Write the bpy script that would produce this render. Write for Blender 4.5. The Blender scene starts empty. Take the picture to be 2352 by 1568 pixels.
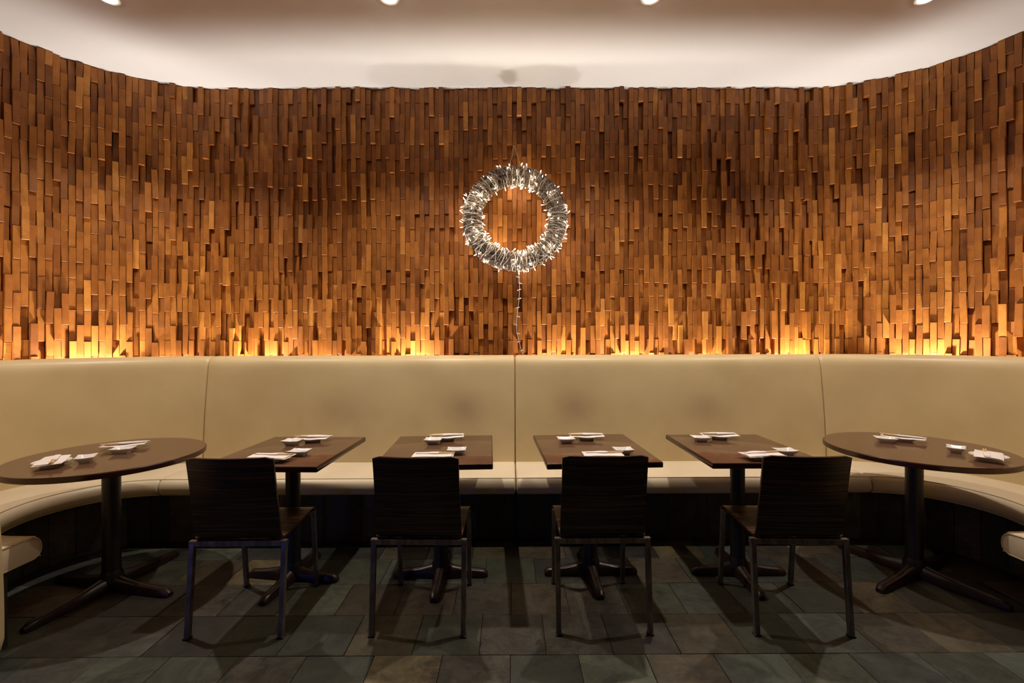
import bpy, bmesh, math, random
from mathutils import Vector, Matrix, noise
R = random.Random(7)
pi = math.pi
sc = bpy.context.scene
col = sc.collection

# ------------------------------------------------------------------ camera
F, H, YAW, ROLL, Y0 = 1045.0, 1.39, -0.0035, 0.0031, 780.0      # pixels of the 2352x1568 frame
c_, s_ = math.cos(YAW), math.sin(YAW)
fwd = Vector((-s_, c_, 0)); rgt0 = Vector((c_, s_, 0)); up0 = Vector((0, 0, 1))
rgt = rgt0 * math.cos(ROLL) - up0 * math.sin(ROLL)
upv = up0 * math.cos(ROLL) + rgt0 * math.sin(ROLL)
cam_d = bpy.data.cameras.new('camera'); cam = bpy.data.objects.new('camera', cam_d); col.objects.link(cam)
cam_d.sensor_fit = 'HORIZONTAL'; cam_d.sensor_width = 36; cam_d.lens = 36 * F / 2352
cam_d.shift_y = (Y0 - 784) / 2352
cam_d.clip_start = 0.02
m = Matrix.Identity(4)
for i in range(3):
    m[i][0] = rgt[i]; m[i][1] = upv[i]; m[i][2] = -fwd[i]
m[2][3] = H
cam.matrix_world = m
sc.camera = cam
def on_z(px, py, z):
    d = fwd + rgt * ((px - 1176) / F) - upv * ((py - Y0) / F)
    return Vector((0, 0, H)) + d * ((z - H) / d.z)

# ------------------------------------------------------------------ world, light, exposure
w = bpy.data.worlds.new('world'); sc.world = w; w.use_nodes = True
w.node_tree.nodes['Background'].inputs[0].default_value = (0.9, 0.6, 0.4, 1)
w.node_tree.nodes['Background'].inputs[1].default_value = 0.0
sc.view_settings.view_transform = 'Standard'; sc.view_settings.look = 'None'
sc.view_settings.exposure = 0.0; sc.view_settings.gamma = 1.0; sc.view_settings.use_curve_mapping = False
sc.cycles.use_denoising = True
sc.cycles.sample_clamp_indirect = 6.0
sc.cycles.max_bounces = 8; sc.cycles.diffuse_bounces = 5

P_DOWN, P_UP, P_BLUE = 160.0, 57.0, 16.0
CEIL = 3.535
def lamp(name, kind, loc, power, color, radius, spot=None, blend=0.5, aim=None):
    d = bpy.data.lights.new(name, kind); d.energy = power; d.color = color
    d.shadow_soft_size = radius
    if kind == 'SPOT':
        d.spot_size = math.radians(spot); d.spot_blend = blend
    o = bpy.data.objects.new(name, d); col.objects.link(o); o.location = loc
    if aim is not None:
        o.rotation_euler = Vector(aim).to_track_quat('-Z', 'Y').to_euler()
    return o
# uplights standing on the floor of the gap between banquette and wall
for x, k in ((-3.5, .6), (-3.175, 1.35), (-2.745, .45), (-2.09, 1.35), (-1.57, .45), (-0.82, 1.35), (0.36, .8), (1.02, 1.35), (1.61, .55), (2.36, 1.35), (3.215, 1.35), (3.57, .6)):
    y = 3.775; z = 1.02
    if x < -2.43:
        dx = x + 2.35; rr = 1.152
        y = 2.62 + math.sqrt(max(rr * rr - dx * dx, .05))
    if x > 2.51:
        dx = x - 2.42; rr = 1.152
        y = 2.62 + math.sqrt(max(rr * rr - dx * dx, .05))
    lamp('uplight_behind_banquette_offscreen' if abs(x) > 3.4 else 'uplight_behind_banquette', 'SPOT', (x, y, z), P_UP * k, (1.0, 0.94, 0.87), .022, 125, .7, (0, .42, 1) if abs(x) < 2.5 else (.33 * (1 if x > 0 else -1), .25, 1))
# the blue lit sign behind the camera whose reflection shows on the chair steel
lamp('blue_sign_offscreen', 'POINT', (-2.9, -1.1, .40), P_BLUE, (.08, .15, 1.0), .10)

# ------------------------------------------------------------------ materials
def mat(name):
    mt = bpy.data.materials.new(name); mt.use_nodes = True
    nt = mt.node_tree; b = nt.nodes['Principled BSDF']
    return mt, nt, b
def N(nt, t, **kw):
    n = nt.nodes.new(t)
    for k, v in kw.items():
        if k.startswith('i_'):
            n.inputs[k[2:].replace('_', ' ')].default_value = v
        else:
            setattr(n, k, v)
    return n
def L(nt, a, b): nt.links.new(a, b)
def ramp(nt, fac, stops):
    r = N(nt, 'ShaderNodeValToRGB'); e = r.color_ramp.elements
    while len(e) < len(stops): e.new(.5)
    for q, (p, c) in zip(e, stops):
        q.position = p; q.color = (*c, 1)
    L(nt, fac, r.inputs[0]); return r.outputs[0]
def mapped(nt, src, scale):
    mp = N(nt, 'ShaderNodeMapping'); mp.inputs['Scale'].default_value = scale
    L(nt, src, mp.inputs[0]); return mp.outputs[0]
def bump(nt, b, h, strength, dist=.002):
    bp = N(nt, 'ShaderNodeBump'); bp.inputs['Strength'].default_value = strength; bp.inputs['Distance'].default_value = dist
    L(nt, h, bp.inputs['Height']); L(nt, bp.outputs[0], b.inputs['Normal'])
def math_n(nt, op, a, b=None):
    n = N(nt, 'ShaderNodeMath', operation=op)
    for i, v in enumerate((a, b)):
        if v is None: continue
        if isinstance(v, (int, float)): n.inputs[i].default_value = v
        else: L(nt, v, n.inputs[i])
    return n.outputs[0]
def mixc(nt, fac, a, b, mode='MIX'):
    n = N(nt, 'ShaderNodeMix', data_type='RGBA', blend_type=mode)
    for s, v in ((0, fac), (6, a), (7, b)):
        if isinstance(v, (int, float)): n.inputs[s].default_value = v
        elif isinstance(v, tuple): n.inputs[s].default_value = (*v, 1)
        else: L(nt, v, n.inputs[s])
    return n.outputs[2]
def plain(name, color, rough=.5, metal=0.0, spec=.5, coat=0.0):
    mt, nt, b = mat(name)
    b.inputs['Base Color'].default_value = (*color, 1); b.inputs['Roughness'].default_value = rough
    b.inputs['Metallic'].default_value = metal; b.inputs['Specular IOR Level'].default_value = spec
    b.inputs['Coat Weight'].default_value = coat
    return mt
M = {}
def m_endgrain():
    mt, nt, b = mat('end_grain_wood')
    uv = N(nt, 'ShaderNodeUVMap', uv_map='UVMap')
    at = N(nt, 'ShaderNodeAttribute', attribute_name='tone')
    sep = N(nt, 'ShaderNodeSeparateColor'); L(nt, at.outputs['Color'], sep.inputs[0])
    nz = N(nt, 'ShaderNodeTexNoise', i_Scale=22.0, i_Detail=2.0); L(nt, uv.outputs[0], nz.inputs['Vector'])
    ln = N(nt, 'ShaderNodeVectorMath', operation='LENGTH'); L(nt, uv.outputs[0], ln.inputs[0])
    d = math_n(nt, 'ADD', ln.outputs['Value'], math_n(nt, 'MULTIPLY', nz.outputs[0], .010))
    fr = math_n(nt, 'MULTIPLY', d, math_n(nt, 'ADD', math_n(nt, 'MULTIPLY', sep.outputs[1], 70.0), 85.0))
    ph = math_n(nt, 'FRACT', fr)
    ring = math_n(nt, 'POWER', ph, 2.5)
    base = ramp(nt, sep.outputs[0], [(0, (.13, .038, .005)), (.35, (.28, .093, .012)), (.7, (.47, .180, .029)), (1, (.70, .33, .068))])
    n2 = N(nt, 'ShaderNodeTexNoise', i_Scale=9.0, i_Detail=3.0, i_Roughness=.6); L(nt, uv.outputs[0], n2.inputs['Vector'])
    blot = ramp(nt, n2.outputs[0], [(.35, (.78, .72, .66)), (.65, (1.1, 1.08, 1.02))])
    c = mixc(nt, 1.0, base, blot, 'MULTIPLY')
    dark = mixc(nt, 1.0, c, (.46, .37, .28), 'MULTIPLY')
    L(nt, mixc(nt, math_n(nt, 'MULTIPLY', ring, .95), c, dark), b.inputs['Base Color'])
    b.inputs['Roughness'].default_value = .48; b.inputs['Specular IOR Level'].default_value = .35
    n3 = N(nt, 'ShaderNodeTexNoise', i_Scale=400.0, i_Detail=1.0); L(nt, uv.outputs[0], n3.inputs['Vector'])
    bump(nt, b, math_n(nt, 'ADD', ring, math_n(nt, 'MULTIPLY', n3.outputs[0], .8)), .35, .0015)
    return mt
M['endgrain'] = m_endgrain()
def m_leather(nm, c0, c1):
    mt, nt, b = mat(nm)
    tc = N(nt, 'ShaderNodeTexCoord')
    n1 = N(nt, 'ShaderNodeTexNoise', i_Scale=3.0, i_Detail=3.0); L(nt, tc.outputs['Object'], n1.inputs['Vector'])
    c = ramp(nt, n1.outputs[0], [(.3, c0), (.7, c1)])
    at = N(nt, 'ShaderNodeAttribute', attribute_name='wear')
    L(nt, mixc(nt, at.outputs['Fac'], c, (.30, .185, .13)), b.inputs['Base Color'])
    b.inputs['Roughness'].default_value = .40; b.inputs['Specular IOR Level'].default_value = .4
    n2 = N(nt, 'ShaderNodeTexNoise', i_Scale=260.0, i_Detail=2.0); L(nt, tc.outputs['Object'], n2.inputs['Vector'])
    bump(nt, b, n2.outputs[0], .12, .001)
    return mt
M['leather'] = m_leather('cream_upholstery', (.58, .455, .245), (.66, .53, .295))
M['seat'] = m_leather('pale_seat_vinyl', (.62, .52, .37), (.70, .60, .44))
M['piping'] = plain('cream_piping', (.52, .42, .24), .45)
def m_ceiling():
    mt, nt, b = mat('ceiling_paint')
    tc = N(nt, 'ShaderNodeTexCoord')
    n1 = N(nt, 'ShaderNodeTexNoise', i_Scale=60.0, i_Detail=2.0); L(nt, tc.outputs['Object'], n1.inputs['Vector'])
    b.inputs['Base Color'].default_value = (.80, .785, .76, 1); b.inputs['Roughness'].default_value = .9
    bump(nt, b, n1.outputs[0], .05, .001)
    return mt
M['ceiling'] = m_ceiling()
def m_paint(name, colr):
    mt, nt, b = mat(name)
    tc = N(nt, 'ShaderNodeTexCoord')
    n1 = N(nt, 'ShaderNodeTexNoise', i_Scale=4.0, i_Detail=3.0); L(nt, tc.outputs['Object'], n1.inputs['Vector'])
    L(nt, ramp(nt, n1.outputs[0], [(.3, tuple(q * .85 for q in colr)), (.7, colr)]), b.inputs['Base Color'])
    b.inputs['Roughness'].default_value = .8
    return mt
M['backing'] = m_paint('wall_backing', (.05, .022, .008))
M['bouncewall'] = m_paint('bounce_wall_paint', (.42, .22, .09))  # orange invented for the unseen wall behind the camera, to bounce warm light
def m_slate(name, a, bcol, vein, veinamt, rough=.55, speck=0.0):
    mt, nt, b = mat(name)
    tc = N(nt, 'ShaderNodeTexCoord'); oi = N(nt, 'ShaderNodeObjectInfo')
    off = N(nt, 'ShaderNodeVectorMath', operation='SCALE'); off.inputs['Scale'].default_value = 37.0
    cb = N(nt, 'ShaderNodeCombineXYZ'); L(nt, oi.outputs['Random'], cb.inputs[0]); L(nt, oi.outputs['Random'], cb.inputs[1])
    L(nt, cb.outputs[0], off.inputs[0])
    add = N(nt, 'ShaderNodeVectorMath', operation='ADD'); L(nt, tc.outputs['Object'], add.inputs[0]); L(nt, off.outputs[0], add.inputs[1])
    a, bcol, vein = (tuple(q * .70 for q in t) for t in (a, bcol, vein))
    n1 = N(nt, 'ShaderNodeTexNoise', i_Scale=7.0, i_Detail=9.0, i_Roughness=.72, i_Distortion=1.0); L(nt, add.outputs[0], n1.inputs['Vector'])
    c = ramp(nt, n1.outputs[0], [(.34, tuple(q * .62 for q in a)), (.5, tuple((p + q) / 2 for p, q in zip(a, bcol))), (.68, tuple(q * 1.25 for q in bcol))])
    n2 = N(nt, 'ShaderNodeTexNoise', i_Scale=3.2, i_Detail=5.0, i_Roughness=.7, i_Distortion=1.6); L(nt, mapped(nt, add.outputs[0], (1, 2.2, 1)), n2.inputs['Vector'])
    v = ramp(nt, n2.outputs[0], [(.47, (0, 0, 0)), (.5, (1, 1, 1)), (.53, (0, 0, 0))])
    c = mixc(nt, math_n(nt, 'MULTIPLY', v, veinamt), c, vein)
    val = math_n(nt, 'ADD', math_n(nt, 'MULTIPLY', oi.outputs['Random'], 1.0), .55)
    hs = N(nt, 'ShaderNodeHueSaturation'); L(nt, c, hs.inputs['Color']); L(nt, val, hs.inputs['Value'])
    L(nt, hs.outputs[0], b.inputs['Base Color'])
    n3 = N(nt, 'ShaderNodeTexNoise', i_Scale=60.0 if speck else 26.0, i_Detail=7.0, i_Roughness=.7); L(nt, add.outputs[0], n3.inputs['Vector'])
    bump(nt, b, n3.outputs[0], .9 if speck else .35, .006 if speck else .004)
    b.inputs['Roughness'].default_value = rough
    return mt
M['slates'] = [
    m_slate('slate_green', (.042, .050, .034), (.078, .090, .060), (.16, .14, .08), .25),
    m_slate('slate_brown', (.050, .040, .026), (.100, .080, .050), (.20, .14, .06), .3),
    m_slate('slate_dark', (.022, .022, .018), (.050, .048, .038), (.10, .09, .06), .2),
    m_slate('slate_blue', (.038, .045, .037), (.070, .080, .065), (.14, .14, .11), .2),
    m_slate('slate_ochre', (.080, .068, .036), (.145, .120, .062), (.24, .17, .06), .45),
    m_slate('slate_rough', (.026, .025, .019), (.090, .082, .058), (.18, .16, .10), .3, .42, 1.0)]
M['grout'] = m_paint('floor_grout', (.030, .027, .020))
def m_zebra():
    mt, nt, b = mat('zebra_veneer')
    uv = N(nt, 'ShaderNodeUVMap', uv_map='UVMap'); oi = N(nt, 'ShaderNodeObjectInfo')
    cb = N(nt, 'ShaderNodeCombineXYZ'); L(nt, math_n(nt, 'MULTIPLY', oi.outputs['Random'], 9.0), cb.inputs[2])
    add = N(nt, 'ShaderNodeVectorMath', operation='ADD'); L(nt, uv.outputs[0], add.inputs[0]); L(nt, cb.outputs[0], add.inputs[1])
    n1 = N(nt, 'ShaderNodeTexNoise', i_Scale=1.0, i_Detail=5.0, i_Roughness=.6, i_Distortion=.25); L(nt, mapped(nt, add.outputs[0], (2.0, 130, 1)), n1.inputs['Vector'])
    c = ramp(nt, n1.outputs[0], [(.38, (.004, .002, .0015)), (.47, (.014, .006, .003)), (.54, (.050, .021, .008)), (.66, (.115, .050, .018))])
    L(nt, c, b.inputs['Base Color'])
    b.inputs['Roughness'].default_value = .34; b.inputs['Specular IOR Level'].default_value = .4
    return mt
M['zebra'] = m_zebra()
def m_top():
    mt, nt, b = mat('table_laminate')
    tc = N(nt, 'ShaderNodeTexCoord')
    n1 = N(nt, 'ShaderNodeTexNoise', i_Scale=1.0, i_Detail=4.0); L(nt, mapped(nt, tc.outputs['Object'], (6, 40, 6)), n1.inputs['Vector'])
    L(nt, ramp(nt, n1.outputs[0], [(.3, (.105, .054, .030)), (.7, (.135, .071, .040))]), b.inputs['Base Color'])
    b.inputs['Roughness'].default_value = .13
    return mt
M['top'] = m_top()
M['edge'] = plain('table_edge_lacquer', (.040, .012, .006), .22)
M['column'] = plain('black_metal_column', (.006, .005, .005), .45)
M['castbase'] = plain('cast_base_paint', (.020, .008, .006), .38)
def m_steel():
    mt, nt, b = mat('brushed_steel')
    tc = N(nt, 'ShaderNodeTexCoord')
    n1 = N(nt, 'ShaderNodeTexNoise', i_Scale=14.0, i_Detail=4.0); L(nt, mapped(nt, tc.outputs['Object'], (3, 3, 1)), n1.inputs['Vector'])
    L(nt, ramp(nt, n1.outputs[0], [(.3, (.15, .125, .105)), (.7, (.30, .26, .225))]), b.inputs['Base Color'])
    b.inputs['Metallic'].default_value = .8; b.inputs['Roughness'].default_value = .33
    return mt
M['steel'] = m_steel()
def m_bark():
    mt, nt, b = mat('twig_bark')
    tc = N(nt, 'ShaderNodeTexCoord')
    n1 = N(nt, 'ShaderNodeTexNoise', i_Scale=70.0, i_Detail=4.0, i_Roughness=.7); L(nt, tc.outputs['Object'], n1.inputs['Vector'])
    L(nt, ramp(nt, n1.outputs[0], [(.38, (.020, .014, .010)), (.62, (.26, .20, .16))]), b.inputs['Base Color'])
    b.inputs['Roughness'].default_value = .85
    return mt
M['china'] = plain('white_china', (.78, .745, .72), .12, spec=.6)
M['paper'] = plain('white_paper', (.80, .74, .72), .75)
M['bamboo'] = plain('chopstick_wood', (.62, .44, .19), .55)
M['twig'] = m_bark()
M['wire'] = plain('white_wire', (.80, .74, .66), .4)
M['string'] = plain('jute_string', (.50, .38, .26), .8)
M['trim'] = plain('white_trim', (.8, .78, .75), .4)
def m_emit(name, colr, s):
    mt, nt, b = mat(name)
    b.inputs['Base Color'].default_value = (*colr, 1)
    b.inputs['Emission Color'].default_value = (*colr, 1); b.inputs['Emission Strength'].default_value = s
    return mt
M['bulb'] = m_emit('lit_bulb', (1.0, .80, .55), 120.0)
M['lens'] = m_emit('downlight_lens', (1.0, .93, .86), 30.0)
M['bulb_off'] = plain('clear_bulb', (.85, .80, .72), .15)

# ------------------------------------------------------------------ mesh helpers
class MB:
    def __init__(s): s.v = []; s.f = []; s.mi = []; s.uv = None
    def add(s, vs, fs, mi=0):
        o = len(s.v); s.v += [Vector(q) for q in vs]
        s.f += [tuple(i + o for i in f) for f in fs]; s.mi += [mi] * len(fs); return o
    def loft(s, rings, closed=True, caps=True, loop=False, mi=0):
        n = len(rings[0]); vs = [p for r in rings for p in r]; fs = []
        m_ = len(rings); seg = n if closed else n - 1
        for i in range(m_ if loop else m_ - 1):
            a = i * n; b = ((i + 1) % m_) * n
            for j in range(seg):
                k = (j + 1) % n
                fs.append((a + j, a + k, b + k, b + j))
        if caps and not loop:
            fs.append(tuple(range(n))[::-1]); fs.append(tuple((m_ - 1) * n + i for i in range(n)))
        s.add(vs, fs, mi)
    def tube(s, pts, r, n=8, loop=False, mi=0, square=False):
        pts = [Vector(p) for p in pts]; m_ = len(pts); rings = []; prev = None
        for i, p in enumerate(pts):
            if loop: t = pts[(i + 1) % m_] - pts[i - 1]
            else: t = pts[min(i + 1, m_ - 1)] - pts[max(i - 1, 0)]
            t.normalize()
            if prev is None:
                u = t.orthogonal().normalized() if not square else (Vector((1, 0, 0)) - t * t.x if abs(t.x) < .8 else Vector((0, 1, 0)) - t * t.y).normalized()
            else: u = (prev - t * prev.dot(t)).normalized()
            prev = u; v_ = t.cross(u)
            rr = r[i] if isinstance(r, (list, tuple)) else r
            if square:
                e = rr * .82
                rings.append([p + u * a + v_ * b for a, b in ((rr, -e), (rr, e), (e, rr), (-e, rr), (-rr, e), (-rr, -e), (-e, -rr), (e, -rr))])
            else:
                rings.append([p + (u * math.cos(2 * pi * j / n) + v_ * math.sin(2 * pi * j / n)) * rr for j in range(n)])
        s.loft(rings, True, True, loop, mi)
    def box(s, lo, hi, bev=0.0, mi=0):
        x0, y0, z0 = lo; x1, y1, z1 = hi
        if bev <= 0:
            s.add([(x0, y0, z0), (x1, y0, z0), (x1, y1, z0), (x0, y1, z0), (x0, y0, z1), (x1, y0, z1), (x1, y1, z1), (x0, y1, z1)],
                  [(0, 3, 2, 1), (4, 5, 6, 7), (0, 1, 5, 4), (1, 2, 6, 5), (2, 3, 7, 6), (3, 0, 4, 7)], mi); return
        bm = bmesh.new(); bmesh.ops.create_cube(bm, size=1)
        for v in bm.verts:
            v.co = Vector(((x0 + x1) / 2 + v.co.x * (x1 - x0), (y0 + y1) / 2 + v.co.y * (y1 - y0), (z0 + z1) / 2 + v.co.z * (z1 - z0)))
        bmesh.ops.bevel(bm, geom=list(bm.edges), offset=bev, segments=2, affect='EDGES', profile=.5)
        bm.verts.index_update()
        s.add([v.co for v in bm.verts], [tuple(v.index for v in f.verts) for f in bm.faces], mi); bm.free()
    def lathe(s, prof, n=32, mi=0, centre=(0, 0, 0)):
        c = Vector(centre); rings = [[c + Vector((r * math.cos(2 * pi * j / n), r * math.sin(2 * pi * j / n), z)) for j in range(n)] for r, z in prof]
        s.loft(rings, True, True, False, mi)
    def mesh(s, name, mats, smooth=True, fix=True, origin=(0, 0, 0), angle=40):
        o = Vector(origin); me = bpy.data.meshes.new(name)
        me.from_pydata([v - o for v in s.v], [], s.f)
        for mt in (mats if isinstance(mats, (list, tuple)) else [mats]): me.materials.append(mt)
        me.polygons.foreach_set('material_index', s.mi)
        if fix:
            bm = bmesh.new(); bm.from_mesh(me); bmesh.ops.recalc_face_normals(bm, faces=bm.faces); bm.to_mesh(me); bm.free()
        if smooth:
            me.polygons.foreach_set('use_smooth', [True] * len(me.polygons)); me.set_sharp_from_angle(angle=math.radians(angle))
        me.update(); return me
def link(name, me, parent=None, loc=None):
    o = bpy.data.objects.new(name, me); col.objects.link(o)
    if parent is not None: o.parent = parent
    if loc is not None: o.location = loc
    return o
def tag(o, label, cat, group=None, kind=None):
    if label: o['label'] = label
    if cat: o['category'] = cat
    if group: o['group'] = group
    if kind: o['kind'] = kind
    return o
def thing(name, loc, rz=0.0):
    o = link(name, None); o.location = loc; o.rotation_euler = (0, 0, rz); return o
def copy_tree(o, parent=None):
    c = o.copy(); col.objects.link(c); c.parent = parent
    for ch in o.children: copy_tree(ch, c)
    return c

# ------------------------------------------------------------------ the room shell
CL, CR = (-2.43, 2.69), (2.51, 2.69); RW = 1.195; YW = 3.885        # wall arcs
def struct(o): o['kind'] = 'structure'; return o
b_ = MB(); b_.box((-4.4, -4.3, CEIL), (4.5, 4.3, CEIL + .12))
struct(link('ceiling', b_.mesh('ceiling', M['ceiling'], smooth=False)))
b_ = MB(); b_.box((-4.4, -4.3, -.15), (4.5, 4.3, -.008))
floor = struct(link('floor', b_.mesh('floor', M['grout'], smooth=False)))
b_ = MB(); b_.box((-4.4, -4.3, -.008), (4.5, -4.1, CEIL))
struct(link('wall_front', b_.mesh('wall_front', M['bouncewall'], smooth=False)))
DEP = .075                                                          # block length behind the mean face
def backing(name, pts):
    bb = MB(); n = len(pts)
    outer = []
    for i, p in enumerate(pts):
        t = (Vector(pts[min(i + 1, n - 1)]) - Vector(pts[max(i - 1, 0)])).normalized()
        outer.append((p[0] - t.y * .12, p[1] + t.x * .12))
    bb.loft([[(p[0], p[1], -.008), (q[0], q[1], -.008), (q[0], q[1], CEIL), (p[0], p[1], CEIL)] for p, q in zip(pts, outer)])
    return struct(link(name, bb.mesh(name, M['backing'], angle=30)))
RB = RW + DEP
wall_back = backing('wall_back', [(CL[0], YW + DEP), (CR[0], YW + DEP)])
ptsL = [(CL[0] - RB, -4.2), (CL[0] - RB, CL[1])] + [(CL[0] + RB * math.cos(a), CL[1] + RB * math.sin(a)) for a in [pi - pi / 2 * i / 24 for i in range(1, 25)]]
wall_left = backing('wall_left', ptsL)
ptsR = [(CR[0] + RB * math.cos(a), CR[1] + RB * math.sin(a)) for a in [pi / 2 - pi / 2 * i / 24 for i in range(24)]] + [(CR[0] + RB, CR[1]), (CR[0] + RB, -4.2)]
wall_right = backing('wall_right', ptsR)

# --- end-grain blocks
BW, BH = .0415, .238
def block(wd, ht, seed, dep=.09):
    r = random.Random(seed); c = .0022; hx, hz = wd / 2, ht / 2
    tx, tz, sh = r.gauss(0, .035), r.gauss(0, .008), r.gauss(0, .0016)
    vs = []
    for k, (ix, y) in enumerate(((c, 0), (0, c), (0, dep))):
        for sx, sz in ((-1, -1), (1, -1), (1, 1), (-1, 1)):
            x = sx * (hx - ix); z = sz * (hz - ix)
            yy = y + (tx * x + tz * z if k < 2 else 0)
            vs.append(Vector((x + sh * sz, yy, z)))
    fs = [(0, 1, 2, 3)]
    for j in range(4):
        k = (j + 1) % 4
        fs += [(4 + j, 4 + k, k, j), (8 + j, 8 + k, 4 + k, 4 + j)]
    px = r.choice((-1, 1)) * r.uniform(.0, .032); pz = r.uniform(-.09, .09)
    if r.random() < .25: px *= 4; pz = r.uniform(-.2, .2)
    uv = [(v.x + px + (v.y if i >= 8 else 0), v.z + pz) for i, v in enumerate(vs)]
    tone = (min(1, max(0, r.gauss(.50, .14))), r.random(), r.random(), 1)
    return vs, fs, uv, tone
def block_mesh(name, parts):
    V, Fc, U, T = [], [], [], []
    for vs, fs, uv, tone in parts:
        o = len(V); V += vs; Fc += [tuple(i + o for i in f) for f in fs]; U += uv; T += [tone] * len(vs)
    me = bpy.data.meshes.new(name); me.from_pydata(V, [], Fc); me.materials.append(M['endgrain'])
    ul = me.uv_layers.new(name='UVMap'); idx = [0] * len(me.loops); me.loops.foreach_get('vertex_index', idx)
    ul.data.foreach_set('uv', [q for i in idx for q in U[i]])
    at = me.attributes.new('tone', 'FLOAT_COLOR', 'POINT'); at.data.foreach_set('color', [q for t in T for q in t])
    me.update(); return me
NV = 90
variants = [block(BW - .0008 - R.random() * .001, BH - .0012 - R.random() * .002, 100 + i) for i in range(NV)]
vmesh = [block_mesh('wood_block', [v]) for v in variants]
def in_frame(p):
    v = p - Vector((0, 0, H)); d = v.dot(fwd)
    if d < .3: return None
    x = 1176 + F * v.dot(rgt) / d; y = Y0 - F * v.dot(upv) / d
    return d if -5 < x < 2357 and -5 < y < 822 else None
ZLO = 1.04
def clad(wall, columns):
    cand, rest = [], []
    for ci, (P, n) in enumerate(columns):
        yl = Vector((-n[0], -n[1], 0)); xl = yl.cross(Vector((0, 0, 1)))
        z = CEIL - .004 + R.uniform(-.004, .004); first = True; cj = R.gauss(0, .004)
        while z > ZLO:
            h = BH
            if first: h = (BH * .5 if ci % 2 else BH) + R.uniform(-.012, .012)
            u = R.random()
            prot = R.gauss(0, .0125) + cj + (.020 if u < .12 else (-.016 if u > .88 else 0))
            prot = max(-.035, min(.036, prot))
            pos = Vector((P[0], P[1], z - h / 2)) + Vector((n[0], n[1], 0)) * prot
            rot = Matrix(((xl.x, yl.x, 0, pos.x), (xl.y, yl.y, 0, pos.y), (0, 0, 1, pos.z), (0, 0, 0, 1)))
            rot = rot @ Matrix.Rotation(R.gauss(0, .004), 4, 'Y')
            if first: rest.append((rot, block(BW - .0012, h - .002, R.random())))
            else:
                d = in_frame(pos); k = R.randrange(NV)
                if d is None: rest.append((rot, variants[k]))
                else: cand.append((d, rot, k))
            first = False; z -= h
    cand.sort(key=lambda t: t[0])
    for d, rot, k in cand[:300]:
        o = link('wood_block', vmesh[k], wall); o.matrix_world = rot
    rest += [(rot, variants[k]) for d, rot, k in cand[300:]]
    me = block_mesh('wood_block_field', [([rot @ v for v in vs], fs, uv, (min(1, max(0, tone[0])), tone[1], tone[2], 1)) for rot, (vs, fs, uv, tone) in rest])
    o = link('wood_block_field', me, wall); o['kind'] = 'stuff'
ncol = int((CR[0] - CL[0]) / BW)
clad(wall_back, [((CL[0] + (i + .5) * (CR[0] - CL[0]) / ncol, YW), (0, -1)) for i in range(ncol)])
na = int(RW * pi / 2 / BW)
def arc_cols(C, sgn):
    out = []
    for i in range(na):
        a = (i + .5) / na * pi / 2
        out.append(((C[0] + sgn * RW * math.sin(a), C[1] + RW * math.cos(a)), (-sgn * math.sin(a), -math.cos(a))))
    for i in range(24):
        out.append(((C[0] + sgn * RW, C[1] - (i + .5) * BW), (-sgn, 0)))
    return out
clad(wall_left, arc_cols(CL, -1))
clad(wall_right, arc_cols(CR, 1))

# --- slate floor tiles
TS = .2945
tile_mb = MB(); hs = TS / 2 - .0012
tile_mb.loft([[(-hs, -hs, -.010), (hs, -hs, -.010), (hs, hs, -.010), (-hs, hs, -.010)], [(-hs, -hs, -.0015), (hs, -hs, -.0015), (hs, hs, -.0015), (-hs, hs, -.0015)],
              [(-hs + .0015, -hs + .0015, 0), (hs - .0015, -hs + .0015, 0), (hs - .0015, hs - .0015, 0), (-hs + .0015, hs - .0015, 0)]])
tmesh = [tile_mb.mesh('slate_tile', mt, smooth=False) for mt in M['slates']]
phase = {0: .155, -1: -.005, 1: 0.0, 2: .144, 3: .05}
forced = {(0, 1.045): 4}
RT = random.Random(21)
for r in range(-4, 5):
    yc = 2.008 + (r + .5) * TS
    ph = phase.get(r, RT.uniform(0, .29))
    for k in range(-11, 12):
        xc = ph + (k + .5) * .2985
        if not -3.0 < xc < 3.1: continue
        kind = RT.choices(range(6), (30, 22, 18, 14, 6, 10))[0]
        if r == 0 and abs(xc - .90) < .1: kind = 4
        if r == 2 and abs(xc + 1.36) < .16: kind = 4
        if r == 1 and abs(xc + .15) < .16: kind = 5
        if r == -1 and abs(xc + .45) < .16: kind = 4
        o = link('slate_tile', tmesh[kind], floor, (xc, yc, RT.uniform(-.0012, .0004)))
        o.scale = (.2985 / TS, 1, 1); o.rotation_euler = (RT.gauss(0, .002), RT.gauss(0, .002), 0)

# ------------------------------------------------------------------ banquette
BL, BR, BY = -2.35, 2.42, 2.62                                       # booth centres
XM = .034                                                            # middle seam
SEAT = [(.445, .350), (.424, .360), (.413, .378), (.410, .402), (.413, .428), (.424, .447), (.445, .459), (.50, .466), (.60, .470), (.72, .468), (.82, .462), (.915, .455), (.915, .350)]
BACK = [(.86, .20), (.848, .24)] + [(.848 + .066 * t ** 1.2 - .012 * math.sin(pi * t), .28 + .90 * t) for t in [i / 22 for i in range(23)]] + \
       [(.920, 1.205), (.930, 1.230), (.948, 1.250), (.975, 1.263), (1.02, 1.268), (1.07, 1.264), (1.098, 1.250), (1.11, 1.22), (1.11, .20)]
def st_line(x0, x1, n, up=True):
    return [((x0 + (x1 - x0) * i / n, BY), (0, 1 if up else -1), abs(x1 - x0) * i / n) for i in range(n + 1)]
def curve_path(C, sgn, ext, n=40):
    out = [((C, BY), (sgn * math.sin(pi * i / n), math.cos(pi * i / n))) for i in range(n + 1)]
    m_ = max(2, int(ext / .08))
    out += [((C - sgn * ext * i / m_, BY), (0, -1)) for i in range(1, m_ + 1)]
    return out
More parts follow.
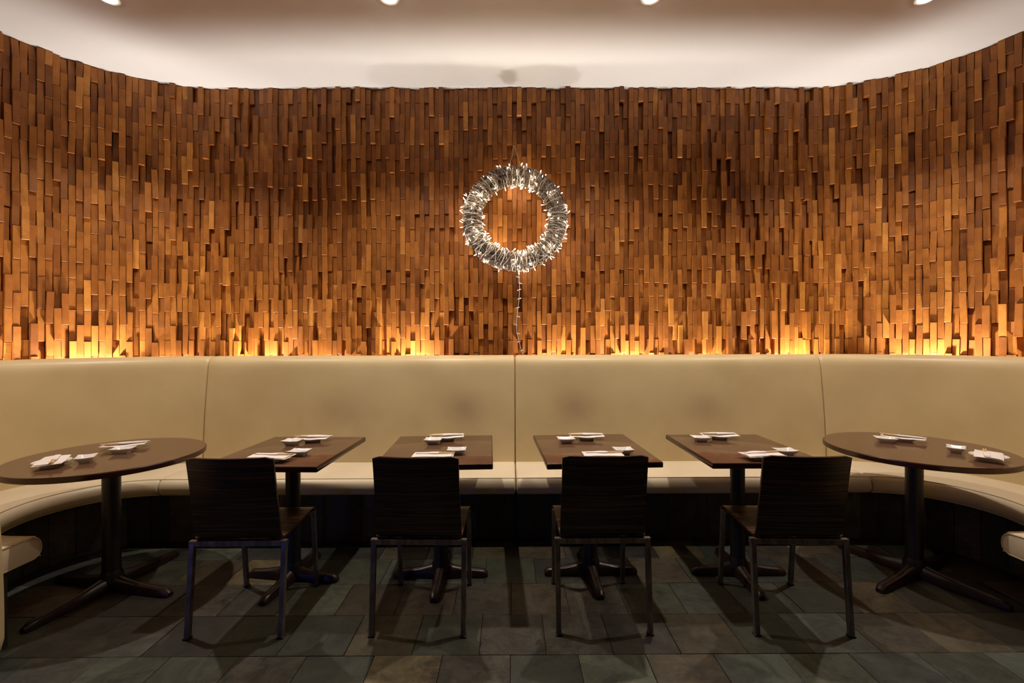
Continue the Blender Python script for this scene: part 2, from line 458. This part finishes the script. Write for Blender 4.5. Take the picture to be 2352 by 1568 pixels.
def sweep(path, prof, soft=.014):
    """profile (distance from the booth axis, height) along the path, with pillowed ends"""
    rc = sum(p[0] for p in prof) / len(prof); zc = sum(p[1] for p in prof) / len(prof)
    rm = [q[0] for q in prof]; zm = [q[1] for q in prof]; wr, hz = (max(rm) - min(rm)) / 2, (max(zm) - min(zm)) / 2
    rcc, zcc = (max(rm) + min(rm)) / 2, (max(zm) + min(zm)) / 2
    def ring(o, d, ins):
        kr, kz = 1 - ins / wr, 1 - ins / hz
        return [Vector((o[0] + d[0] * (rcc + (r - rcc) * kr), o[1] + d[1] * (rcc + (r - rcc) * kr), zcc + (z - zcc) * kz)) for r, z in prof]
    rings = []
    n = len(path)
    for i, st in enumerate(path):
        o, d = st[0], st[1]
        if i in (0, n - 1):
            o2, d2 = (path[1] if i == 0 else path[n - 2])[:2]
            def mixst(t):
                dd = (d[0] + (d2[0] - d[0]) * t, d[1] + (d2[1] - d[1]) * t); l = math.hypot(*dd)
                return (o[0] + (o2[0] - o[0]) * t, o[1] + (o2[1] - o[1]) * t), (dd[0] / l, dd[1] / l)
            step = math.hypot(o[0] + d[0] * .6 - o2[0] - d2[0] * .6, o[1] + d[1] * .6 - o2[1] - d2[1] * .6)
            seq = [(0.0, soft), (.25, soft * .42), (.6, soft * .12), (1.0, 0.0)]
            seq = [(min(.9, t * soft / step), ins) for t, ins in seq]
            if i == n - 1: seq = seq[::-1]
            for t, ins in seq:
                oo, dd = mixst(t); rings.append(ring(oo, dd, ins))
        else: rings.append(ring(o, d, 0))
    return rings
def wear_attr(me, origin, spots):
    at = me.attributes.new('wear', 'FLOAT', 'POINT'); vals = []
    for v in me.vertices:
        p = v.co + origin; s = 0
        for x, z, rx, rz, k in spots:
            s += k * math.exp(-((p.x - x) / rx) ** 2 - ((p.z - z) / rz) ** 2)
        vals.append(min(s, .6))
    at.data.foreach_set('value', vals)
def banquette(label, seat_path, back_path, base_path, tiles, origin, spots):
    t = thing('banquette_bench', origin); O = Vector(origin)
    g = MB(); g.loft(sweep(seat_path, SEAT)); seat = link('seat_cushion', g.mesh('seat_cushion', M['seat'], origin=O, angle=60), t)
    for q, nm in ((6, 'piping'), (1, 'piping')):
        pr = SEAT[q]; g = MB()
        g.tube([Vector((s[0][0] + s[1][0] * (pr[0] - .001), s[0][1] + s[1][1] * (pr[0] - .001), pr[1])) for s in seat_path], .0032, 6)
        if q == 6 or len(seat_path) > 45: link(nm, g.mesh(nm, M['piping'], origin=O), seat)
    if len(seat_path) > 45:                                          # piping round the open end of the curved seat
        o, d = seat_path[-1][:2]; g = MB()
        g.tube([Vector((o[0], o[1] + d[1] * (.6625 + (r - .6625) * .97), .41 + (z - .41) * .9)) for r, z in SEAT], .0034, 6, loop=True)
        link('piping', g.mesh('piping', M['piping'], origin=O), seat)
    g = MB(); g.loft(sweep(back_path, BACK, .016)); me = g.mesh('backrest', M['leather'], origin=O, angle=60)
    wear_attr(me, O, spots); link('backrest', me, t)
    g = MB(); g.loft([[Vector((s[0][0] + s[1][0] * r, s[0][1] + s[1][1] * r, z)) for r, z in ((.535, 0), (1.0, 0), (1.0, .352), (.535, .352))] for s in base_path])
    base = link('base', g.mesh('base', M['grout'], origin=O, angle=30), t)
    for i, (o, d, wd) in enumerate(tiles):
        yl = Vector((d[0], d[1], 0)); xl = yl.cross(Vector((0, 0, 1))); hw = wd / 2 - .0012
        me_i = RT.choices(range(6), (20, 25, 34, 14, 1, 6))[0]
        key = ('kick', me_i, round(wd, 3))
        if key not in cache:
            g = MB(); g.box((-hw, -.014, .004), (hw, .012, .342), .0015); cache[key] = g.mesh('slate_tile', M['slates'][me_i], smooth=False)
        ob = link('slate_tile', cache[key], base)
        p = Vector((o[0] + d[0] * .535, o[1] + d[1] * .535, 0)) - O + yl * RT.uniform(-.002, .003)
        ob.matrix_local = Matrix(((xl.x, yl.x, 0, p.x), (xl.y, yl.y, 0, p.y), (0, 0, 1, 0), (0, 0, 0, 1)))
    return t
cache = {}
def line_tiles(x0, x1):
    n = round((x1 - x0) / .2); e = [x0]
    n = round((x1 - x0) / .265)
    return [((x0 + (i + .5) * (x1 - x0) / n, BY), (0, 1), (x1 - x0) / n) for i in range(n)]
def arc_tiles(C, sgn, ext):
    n = 13; out = []
    for i in range(n):
        a = (i + .5) / n * pi
        out.append(((C, BY), (sgn * math.sin(a), math.cos(a)), 2 * .523 * math.tan(pi / n / 2)))
    return out
spots = [(-1.32, .86, .17, .14, .34), (-.36, .86, .15, .14, .55), (.50, .86, .14, .13, .52), (1.50, .86, .15, .13, .45)]
G = 'cream banquette'
tag(banquette('', st_line(BL + .002, XM - .0025, 40), st_line(BL + .002, XM - .002, 50), st_line(BL, XM, 4), line_tiles(BL, XM), ((BL + XM) / 2, 3.3, 0), spots),
    'straight cream banquette section behind the tables of both blue-tinted chairs', 'bench', 'cream banquette sections')
tag(banquette('', st_line(XM + .0025, BR - .002, 40), st_line(XM + .002, BR - .002, 50), st_line(XM, BR, 4), line_tiles(XM, BR), ((XM + BR) / 2, 3.3, 0), spots),
    'straight cream banquette section behind the tables of both plain-legged chairs', 'bench', 'cream banquette sections')
LS = curve_path(BL, -1, .085, 44); LB = curve_path(BL, -1, .395, 60); LK = curve_path(BL, -1, .05, 36)
tag(banquette('', LS, LB, LK, arc_tiles(BL, -1, .05), (BL - .7, BY, 0), []),
    'curved cream banquette section around the round table by the blue-legged chair', 'bench', 'cream banquette sections')
RS = curve_path(BR, 1, .035, 44); RBk = curve_path(BR, 1, .385, 60); RK = curve_path(BR, 1, .01, 36)
tag(banquette('', RS, RBk, RK, arc_tiles(BR, 1, .01), (BR + .7, BY, 0), []),
    'curved cream banquette section around the round table by the scuffed-back chair', 'bench', 'cream banquette sections')

# ------------------------------------------------------------------ chairs
def smooth_poly(pts, n=4):
    out = []
    for i in range(len(pts) - 1):
        p0, p1, p2, p3 = (Vector(pts[max(0, min(len(pts) - 1, i + k))]) for k in (-1, 0, 1, 2))
        for j in range(n):
            t = j / n
            out.append(.5 * ((2 * p1) + (p2 - p0) * t + (2 * p0 - 5 * p1 + 4 * p2 - p3) * t * t + (3 * p1 - p0 - 3 * p2 + p3) * t ** 3))
    out.append(Vector(pts[-1])); return out
def chair_shell():
    prof = smooth_poly([(-.257, .853), (-.236, .74), (-.216, .62), (-.203, .54), (-.194, .480), (-.178, .452), (-.140, .444), (-.05, .449), (.06, .455), (.14, .460), (.180, .456), (.202, .440), (.208, .425)], 5)
    nx = 12; th = .0105; hw0 = .204
    s = [0]
    for a, b in zip(prof, prof[1:]): s.append(s[-1] + (b - a).length)
    V, UV, Fc = [], [], []
    for side in (0, 1):
        for i, p in enumerate(prof):
            t = (prof[min(i + 1, len(prof) - 1)] - prof[max(i - 1, 0)]).normalized(); nrm = Vector((-t.y, t.x))   # towards the sitter
            k = max(0, min(1, (p.y - .47) / .25)); k = k * k * (3 - 2 * k)
            for j in range(nx + 1):
                u = -1 + 2 * j / nx
                hw = hw0 - .004 * k
                e = 0
                if i == 0: e = .010 * max(0, (abs(u) - .9) / .1)
                y = p.x - .030 * k * (1 - u * u) + nrm.x * th * (side - .5); z = p.y + nrm.y * th * (side - .5) - e
                V.append(Vector((u * hw, y, z))); UV.append((u * hw + side * 2, s[i]))
    n = len(prof); W = nx + 1; off = n * W
    for i in range(n - 1):
        for j in range(nx):
            a = i * W + j
            Fc.append((a, a + 1, a + W + 1, a + W)); Fc.append((off + a, off + a + W, off + a + W + 1, off + a + 1))
    for i in range(n - 1):
        for j in (0, nx):
            a = i * W + j; Fc.append((a, a + W, off + a + W, off + a))
    for j in range(nx):
        for i in (0, n - 1):
            a = i * W + j; Fc.append((a, a + 1, off + a + 1, off + a))
    return V, UV, Fc
def make_chair():
    t = thing('plywood_chair', (0, 0, 0))
    V, UV, Fc = chair_shell(); me = bpy.data.meshes.new('seat_shell'); me.from_pydata(V, [], Fc); me.materials.append(M['zebra'])
    bm = bmesh.new(); bm.from_mesh(me); bmesh.ops.recalc_face_normals(bm, faces=bm.faces); bm.to_mesh(me); bm.free()
    ul = me.uv_layers.new(name='UVMap'); idx = [0] * len(me.loops); me.loops.foreach_get('vertex_index', idx)
    ul.data.foreach_set('uv', [q for i in idx for q in UV[i]])
    me.polygons.foreach_set('use_smooth', [True] * len(me.polygons)); me.set_sharp_from_angle(angle=math.radians(45))
    link('seat_shell', me, t)
    for sx in (-1, 1):
        g = MB(); g.tube([(sx * .2165, -.226, 0), (sx * .2165, -.187, .440)], .0120, square=True); lg = link('leg', g.mesh('leg', M['steel'], angle=25), t)
        g = MB(); g.box((sx * .2165 - .015, -.241, 0), (sx * .2165 + .015, -.211, .008), .002); link('foot_cap', g.mesh('foot_cap', M['column']), lg)
        g = MB(); g.tube([(sx * .196, .226, 0), (sx * .196, .185, .437)], .0112, square=True); lg = link('leg', g.mesh('leg', M['steel'], angle=25), t)
        g = MB(); g.box((sx * .196 - .014, .212, 0), (sx * .196 + .014, .240, .008), .002); link('foot_cap', g.mesh('foot_cap', M['column']), lg)
        g = MB(); g.tube([(sx * .150, -.187, .4265), (sx * .150, .185, .4275)], .0105, square=True); link('side_rail', g.mesh('side_rail', M['steel'], angle=25), t)
    g = MB(); g.tube([(-.2295, -.187, .4275), (.2285, -.187, .4275)], .0128, square=True); link('rear_rail', g.mesh('rear_rail', M['steel'], angle=25), t)
    g = MB(); g.tube([(-.196, .185, .4275), (.196, .185, .4275)], .0100, square=True); link('front_rail', g.mesh('front_rail', M['steel'], angle=25), t)
    return t
chair0 = make_chair()
CH = [((-1.298, 2.358), .012, 'dark zebra-grain plywood chair with a blue sheen down its steel rear leg'),
      ((-.436, 2.364), -.020, 'dark zebra-grain plywood chair with a small blue glint on its rear rail'),
      ((.439, 2.370), .002, 'dark zebra-grain plywood chair with plain brownish legs beside the middle seam of the banquette'),
      ((1.378, 2.352), -.035, 'dark zebra-grain plywood chair with a pale scuff on its back')]
chairs = []
for i, ((x, y), rz, lab) in enumerate(CH):
    o = chair0 if i == 0 else copy_tree(chair0)
    o.location = (x, y, 0); o.rotation_euler.z = rz
    tag(o, lab, 'chair', 'plywood chairs facing the banquette'); chairs.append(o)
g = MB(); g.tube([(.112, -.2105, .537), (.116, -.2115, .545), (.115, -.2135, .556)], .0012, 6)
link('scuff_mark', g.mesh('scuff_mark', M['piping']), chairs[3])

# ------------------------------------------------------------------ tables
TZ = .752; TT = .030
def rect_top():
    g = MB(); g.box((-.305, -.355, TZ - TT), (.305, .355, TZ), .006)
    for i, f in enumerate(g.f):
        c = sum((g.v[k] for k in f), Vector()) / len(f)
        g.mi[i] = 0 if c.z > TZ - 1e-4 else 1
    return g.mesh('tabletop', [M['top'], M['edge']], angle=35)
def round_top(Rr):
    g = MB(); g.lathe([(Rr - .02, TZ - TT), (Rr - .004, TZ - TT), (Rr, TZ - TT + .004), (Rr, TZ - .005), (Rr - .004, TZ), (.001, TZ)], 96)
    for i, f in enumerate(g.f):
        c = sum((g.v[k] for k in f), Vector()) / len(f)
        g.mi[i] = 0 if c.z > TZ - 1e-4 else 1
    return g.mesh('tabletop', [M['top'], M['edge']], angle=35)
def base_arm(ln):
    g = MB(); rings = []
    for t, wd, ht in ((0.0, .040, .080), (.12, .036, .074), (.25, .031, .064), (.5, .028, .052), (.8, .027, .044), (.93, .025, .040), (1.0, .017, .024)):
        x = .02 + (ln - .02) * t
        rings.append([(x, -wd, .004), (x, -wd, ht * .45), (x, -wd * .72, ht * .85), (x, -wd * .25, ht), (x, wd * .25, ht), (x, wd * .72, ht * .85), (x, wd, ht * .45), (x, wd, .004)])
    g.loft(rings); return g.mesh('base_arm', M['castbase'], angle=38)
def glide():
    g = MB(); g.lathe([(.016, 0), (.018, .004), (.018, .010)], 12); return g.mesh('foot_glide', M['column'])
def column(rad):
    g = MB(); g.lathe([(rad + .016, .05), (rad + .010, .085), (rad + .002, .105), (rad, .11), (rad, TZ - TT - .010)], 28); return g.mesh('column', M['column'])
def mount(hw):
    g = MB()
    g.box((-hw, -.03, TZ - TT - .014), (hw, .03, TZ - TT + .001), .003); g.box((-.03, -hw, TZ - TT - .014), (.03, hw, TZ - TT + .001), .003)
    return g.mesh('mounting_plate', M['column'])
rt_m, cd_m, gl_m = rect_top(), round_top(.445), glide()
arm_s, arm_l = base_arm(.275), base_arm(.40)
col_s, col_l = column(.0405), column(.0425)
mp_s, mp_l = mount(.16), mount(.22)
def table(kind, loc, rz, arm_rz, label, group):
    t = thing('round_table' if kind else 'dining_table', (loc[0], loc[1], 0), rz)
    link('tabletop', cd_m if kind else rt_m, t); link('mounting_plate', mp_l if kind else mp_s, t)
    link('column', col_l if kind else col_s, t)
    for k in range(4):
        a = link('base_arm', arm_l if kind else arm_s, t); a.rotation_euler.z = arm_rz - rz + k * pi / 2
        gl = link('foot_glide', gl_m, a, ((.40 if kind else .275) - .035, 0, 0))
    return tag(t, label, 'table', group)
TAB = {1: ((-2.245, 2.565), 0.0), 2: ((-1.272, 2.662), -.03), 3: ((-.412, 2.682), .045), 4: ((.472, 2.702), .05), 5: ((1.342, 2.690), .0), 6: ((2.370, 2.665), 0.0)}
ARM = {1: None, 2: None, 3: .0, 4: .03, 5: None, 6: None}
def arm_dir(tab, px, py):
    p = on_z(px, py, .02); return math.atan2(p.y - TAB[tab][0][1], p.x - TAB[tab][0][0])
ARM[1] = arm_dir(1, 105, 1418); ARM[2] = arm_dir(2, 604, 1380); ARM[5] = arm_dir(5, 1748, 1366); ARM[6] = arm_dir(6, 2280, 1378)
WHO = {1: "round table by the blue-legged chair", 2: "blue-legged chair's table", 3: "blue-glint chair's table", 4: "middle-seam chair's table", 5: "scuffed-back chair's table", 6: "round table by the scuffed-back chair"}
table(1, *TAB[1], ARM[1], 'round dark brown table in the curved booth beside the blue-legged chair', 'round booth tables')
table(0, *TAB[2], ARM[2], 'rectangular dark brown table in front of the blue-legged chair', 'rectangular tables along the banquette')
table(0, *TAB[3], ARM[3], 'rectangular dark brown table in front of the chair with a blue glint', 'rectangular tables along the banquette')
table(0, *TAB[4], ARM[4], 'rectangular dark brown table of the plain-legged chair beside the middle banquette seam', 'rectangular tables along the banquette')
table(0, *TAB[5], ARM[5], 'rectangular dark brown table in front of the scuffed-back chair', 'rectangular tables along the banquette')
table(1, *TAB[6], ARM[6], 'round dark brown table in the curved booth beside the scuffed-back chair', 'round booth tables')

# ------------------------------------------------------------------ table settings
def plate_mesh():
    g = MB(); g.lathe([(.001, .004), (.040, .004), (.040, .0), (.044, .0), (.046, .006), (.060, .014), (.074, .0215), (.0765, .0235), (.076, .025), (.073, .0248), (.058, .018), (.044, .0115), (.030, .010), (.001, .010)], 48)
    return g.mesh('side_plate', M['china'], angle=60)
def dish_mesh():
    rings = []
    def sq(hx, hy, z, sag=0.0, lift=0.0):
        pts = []
        cor = [(-1, -1), (1, -1), (1, 1), (-1, 1)]
        for i in range(4):
            a, b = cor[i], cor[(i + 1) % 4]
            for k in range(5):
                t = k / 5; u = 1 - abs(2 * t - 1)
                x = a[0] + (b[0] - a[0]) * t; y = a[1] + (b[1] - a[1]) * t
                q = 1 - sag * u
                pts.append(Vector((x * hx * (q if abs(x) > .999 and abs(y) < .999 else 1), y * hy * (q if abs(y) > .999 and abs(x) < .999 else 1), z + lift * (1 - u))))
        return pts
    for a in ((.026, .018, 0.004), (.026, .018, 0), (.030, .021, 0), (.031, .022, .007), (.037, .027, .012), (.052, .040, .025, .04, .0025), (.0535, .0412, .0272, .04, .003), (.0525, .0402, .0285, .04, .003), (.046, .034, .0255, .03, .002), (.034, .024, .015, 0, 0), (.030, .020, .012)):
        rings.append(sq(*a))
    g = MB(); g.loft(rings); return g.mesh('soy_dish', M['china'], angle=55)
def sheet(lx, ly, zf, th=.0012, nx=18, ny=4, ox=0, oy=0, skew=0):
    g = MB(); V = []; W = ny + 1; n = (nx + 1) * W
    for s in (0, 1):
        for i in range(nx + 1):
            for j in range(ny + 1):
                x = -lx / 2 + lx * i / nx; y = -ly / 2 + ly * j / ny
                V.append((x + ox + skew * y, y + oy, zf(x + ox, y + oy) + th * s))
    Fc = []
    for i in range(nx):
        for j in range(ny):
            a = i * W + j
            Fc += [(a, a + 1, a + W + 1, a + W), (n + a, n + a + W, n + a + W + 1, n + a + 1)]
    for i in range(nx):
        for j in (0, ny):
            a = i * W + j; Fc.append((a, a + W, n + a + W, n + a))
    for j in range(ny):
        for i in (0, nx):
            a = i * W + j; Fc.append((a, a + 1, n + a + 1, n + a))
    g.add(V, Fc); return g
def zlow(x, y): return .0245 + .0035 * math.cos(x * 30) * 0.5 - .004 * math.exp(-(x / .05) ** 2) + .002 * math.sin(x * 22 + y * 30) + .03 * max(0, abs(x) - .07)
def zup(x, y): return zlow(x, y) + .0022 + .003 * (1 - (y / .06) ** 2)
def make_napkin():
    t = thing('paper_napkin', (0, 0, 0))
    link('lower_fold', sheet(.215, .108, zlow).mesh('lower_fold', M['paper'], angle=60), t)
    link('upper_fold', sheet(.205, .060, zup, ox=.004, oy=.018, skew=.06).mesh('upper_fold', M['paper'], angle=60), t)
    return t
def make_sticks():
    t = thing('chopsticks', (0, 0, 0))
    for k in (-1, 1):
        g = MB(); g.tube([(-.112, k * .0042, .0338), (-.02, k * .0042, .0330)], .0030, square=True); link('chopstick', g.mesh('chopstick', M['bamboo'], angle=25), t)
    g = MB(); g.box((-.026, -.0115, .0300), (.094, .0115, .0366), .0022); link('paper_sleeve', g.mesh('paper_sleeve', M['paper']), t)
    return t
pm, dm = plate_mesh(), dish_mesh()
nap0, st0 = make_napkin(), make_sticks()
# (table, side, plate centre, napkin angle, dish centre, dish angle): side 0 = wall side, 1 = aisle side
SET = [(1, 1, (-2.356, 2.345), 2.165, (-2.250, 2.416), 2.13), (1, 0, (-2.295, 2.717), .39, (-2.213, 2.602), .25),
       (2, 0, (-1.253, 2.885), -.06, (-1.338, 2.790), -.10), (2, 1, (-1.268, 2.418), pi - .12, (-1.172, 2.530), -.06),
       (3, 0, (-.408, 2.916), .10, (-.478, 2.806), -.03), (3, 1, (-.412, 2.428), pi, (-.303, 2.549), .03),
       (4, 0, (.486, 2.917), .0, (.343, 2.818), .05), (4, 1, (.494, 2.432), pi, (.628, 2.538), .05),
       (5, 0, (1.343, 2.922), .0, (1.189, 2.843), -.03), (5, 1, (1.340, 2.418), pi + .12, (1.515, 2.502), .05),
       (6, 0, (2.450, 2.832), -.80, (2.308, 2.795), -.45), (6, 1, (2.513, 2.384), 3.90, (2.503, 2.549), .78)]
side = {0: 'wall side', 1: 'aisle side'}
first = True
for tb, sd, pp, na_, dp, da in SET:
    p = Vector((*pp, TZ)); d = Vector((*dp, TZ)); where = side[sd] + ' of the ' + WHO[tb]
    o = link('side_plate', pm, None, (p.x, p.y, TZ - .0003)); tag(o, 'white round plate on the ' + where, 'plate', 'white side plates')
    o = link('soy_dish', dm, None, (d.x, d.y, TZ - .0003)); o.rotation_euler.z = da; tag(o, 'small white rectangular dish on the ' + where, 'dish', 'small white sauce dishes')
    n_ = nap0 if first else copy_tree(nap0); s_ = st0 if first else copy_tree(st0); first = False
    n_.location = (p.x, p.y, TZ + .0005); n_.rotation_euler.z = na_
    tag(n_, 'folded white paper napkin on the ' + where, 'napkin', 'folded paper napkins')
    dirv = Vector((math.cos(na_), math.sin(na_), 0)); pv = Vector((-dirv.y, dirv.x, 0))
    q = Vector((p.x, p.y, TZ)) - pv * .010
    s_.location = q; s_.rotation_euler.z = na_ + .06
    tag(s_, 'sleeved wooden chopsticks on the ' + where, 'chopsticks', 'sleeved chopsticks')

# ------------------------------------------------------------------ wreath
WX, WY, WZ = .041, 3.745, 2.386
RM, RN = .352, .076
wr = thing('wreath', (WX, WY, WZ)); tag(wr, 'twig wreath wrapped in lit white string lights on the wood wall', 'wreath')
RWr = random.Random(5)
def tor(a, b, r):                                                   # a: round the ring, b: round the tube
    return Vector(((RM + r * math.cos(b)) * math.cos(a), -r * math.sin(b) * .92, (RM + r * math.cos(b)) * math.sin(a)))
g = MB()
for k in range(280):
    a0 = RWr.uniform(0, 2 * pi); ln = RWr.uniform(1.0, 2.4); b0 = RWr.uniform(0, 2 * pi); tw = RWr.uniform(-.8, .8); r0 = RN * RWr.uniform(.80, 1.03)
    g.tube([tor(a0 + ln * i / 14, b0 + tw * i / 14, r0 + .004 * math.sin(i * .9 + k)) for i in range(15)], RWr.uniform(.0016, .0034), 4)
g.tube([tor(2 * pi * i / 48, 0, 0) for i in range(48)], RN * .80, 10, loop=True)
ring = link('vine_ring', g.mesh('vine_ring', M['twig']), wr); ring['kind'] = 'stuff'
g = MB(); pts = []; anchors = []
loops = 58; per = 9
for i in range(loops * per):
    a = 2 * pi * i / (loops * per) + .06 * math.sin(i * .71) + .04 * math.sin(i * .23) + RWr.uniform(-.02, .02)
    if abs(math.sin(a / 2 - pi / 4)) < .33 and RWr.random() < .25: a += .03
    b = 2 * pi * i / per + RWr.uniform(-.5, .5)
    p = tor(a, b, RN * RWr.uniform(1.01, 1.12)); pts.append(p); anchors.append((a, b))
g.tube(pts, .0014, 4)
pts = [tor(1.3 + 5.2 * i / 600 + RWr.uniform(-.05, .05) + .06 * math.sin(i * .41), -2 * pi * i / 7 + RWr.uniform(-.6, .6), RN * RWr.uniform(1.03, 1.16)) for i in range(600)]
g.tube(pts, .0014, 4)
ls = link('light_string', g.mesh('light_string', M['wire']), wr); ls['kind'] = 'stuff'
g = MB(); g.lathe([(.0019, 0), (.0024, .003), (.0024, .009), (.0015, .0145), (.0004, .019)], 7); bulb_m = g.mesh('bulb', M['bulb'])
g = MB(); g.lathe([(.0036, -.012), (.0036, .001), (.0026, .003)], 7); sock_m = g.mesh('bulb_socket', M['wire'])
g = MB(); g.lathe([(.0028, 0), (.0034, .004), (.0034, .010), (.0022, .0165), (.0006, .022)], 7); boff_m = g.mesh('bulb', M['bulb_off'])
def add_bulb(parent, p, dirv, me):
    o = link('bulb', me, parent); q = dirv.to_track_quat('Z', 'Y'); o.rotation_mode = 'QUATERNION'; o.rotation_quaternion = q; o.location = p
    link('bulb_socket', sock_m, o)
nb = 0
while nb < 175:
    a = RWr.uniform(0, 2 * pi); b = RWr.uniform(-.55, pi + .55)
    if RWr.random() < (.45 if math.sin(a) > .55 else 0): continue
    p = tor(a, b, RN * RWr.uniform(1.10, 1.24))
    if p.y > .075: continue
    nrm = (p - tor(a, b, 0)).normalized(); dirv = (nrm + Vector((RWr.gauss(0, .55), RWr.gauss(0, .45), RWr.gauss(0, .55)))).normalized()
    if dirv.y > .3: dirv.y = .1
    add_bulb(wr, p, dirv, bulb_m); nb += 1
g = MB(); hk = on_z(1181, 328, 2.8); 
top = Vector((-.006, .075, .642))
for dx in (-.042, .050):
    e = Vector((dx, 0, RM + RN * .95)); g.tube([e + (top - e) * (i / 10) + Vector((.003 * math.sin(i * 1.7), 0, 0)) for i in range(11)], .0026, 5)
link('hanger_loop', g.mesh('hanger_loop', M['string']), wr)
g = MB(); g.lathe([(.004, 0), (.004, .02)], 8)
nl = link('nail', g.mesh('nail', M['column']), wr, (-.006, .070, .640)); nl.rotation_euler = (-pi / 2, 0, 0)
def cord(t): return Vector((.022 + .012 * math.sin(t * 7) + .045 * max(0, t - .75) * 2.2, -.055 - .0 * t, -(RM + RN * .9) - t * .69))
g = MB(); g.tube([cord(i / 40) for i in range(41)], .0022, 6)
tail = link('tail_cord', g.mesh('tail_cord', M['wire']), wr)
for k, t in enumerate((.10, .17, .25, .35, .46, .56, .66, .76, .86, .96)):
    add_bulb(tail, cord(t) + Vector((.006 if k % 2 else -.006, 0, 0)), Vector((1 if k % 3 else -1, -.2, .35 * (-1) ** k)).normalized(), boff_m)

# ------------------------------------------------------------------ ceiling downlights
g = MB(); g.lathe([(.040, .0), (.062, .0), (.064, .003), (.060, .006), (.044, .006)], 40)
g.f = [f for f in g.f if len(f) == 4]; g.mi = g.mi[:len(g.f)]
g.loft([[Vector((.044 * math.cos(2 * pi * j / 40), .044 * math.sin(2 * pi * j / 40), .006)) for j in range(40)], [Vector((.040 * math.cos(2 * pi * j / 40), .040 * math.sin(2 * pi * j / 40), 0)) for j in range(40)]], caps=False)
trim_m = g.mesh('trim_ring', M['trim'], fix=False)
g = MB(); g.lathe([(.041, .002), (.036, -.006), (.020, -.011), (.001, -.012)], 32); lens_m = g.mesh('lens', M['lens'])
DL = [(-2.508, 'above the round table by the blue-legged chair'), (-.755, 'above the gap between the tables of both blue-tinted chairs'), (.888, 'above the gap between the tables of both plain-legged chairs'), (2.624, 'above the round table by the scuffed-back chair')]
for x, wh in DL:
    t = thing('ceiling_downlight', (x, 2.852, CEIL - .006)); tag(t, 'small recessed ceiling downlight ' + wh, 'downlight', 'recessed ceiling downlights')
    link('trim_ring', trim_m, t); link('lens', lens_m, t)
    lamp('downlight_beam', 'SPOT', (x, 2.852, CEIL - .024), P_DOWN, (1.0, .87, .74), .030, 112, .75, (0, 0, -1))
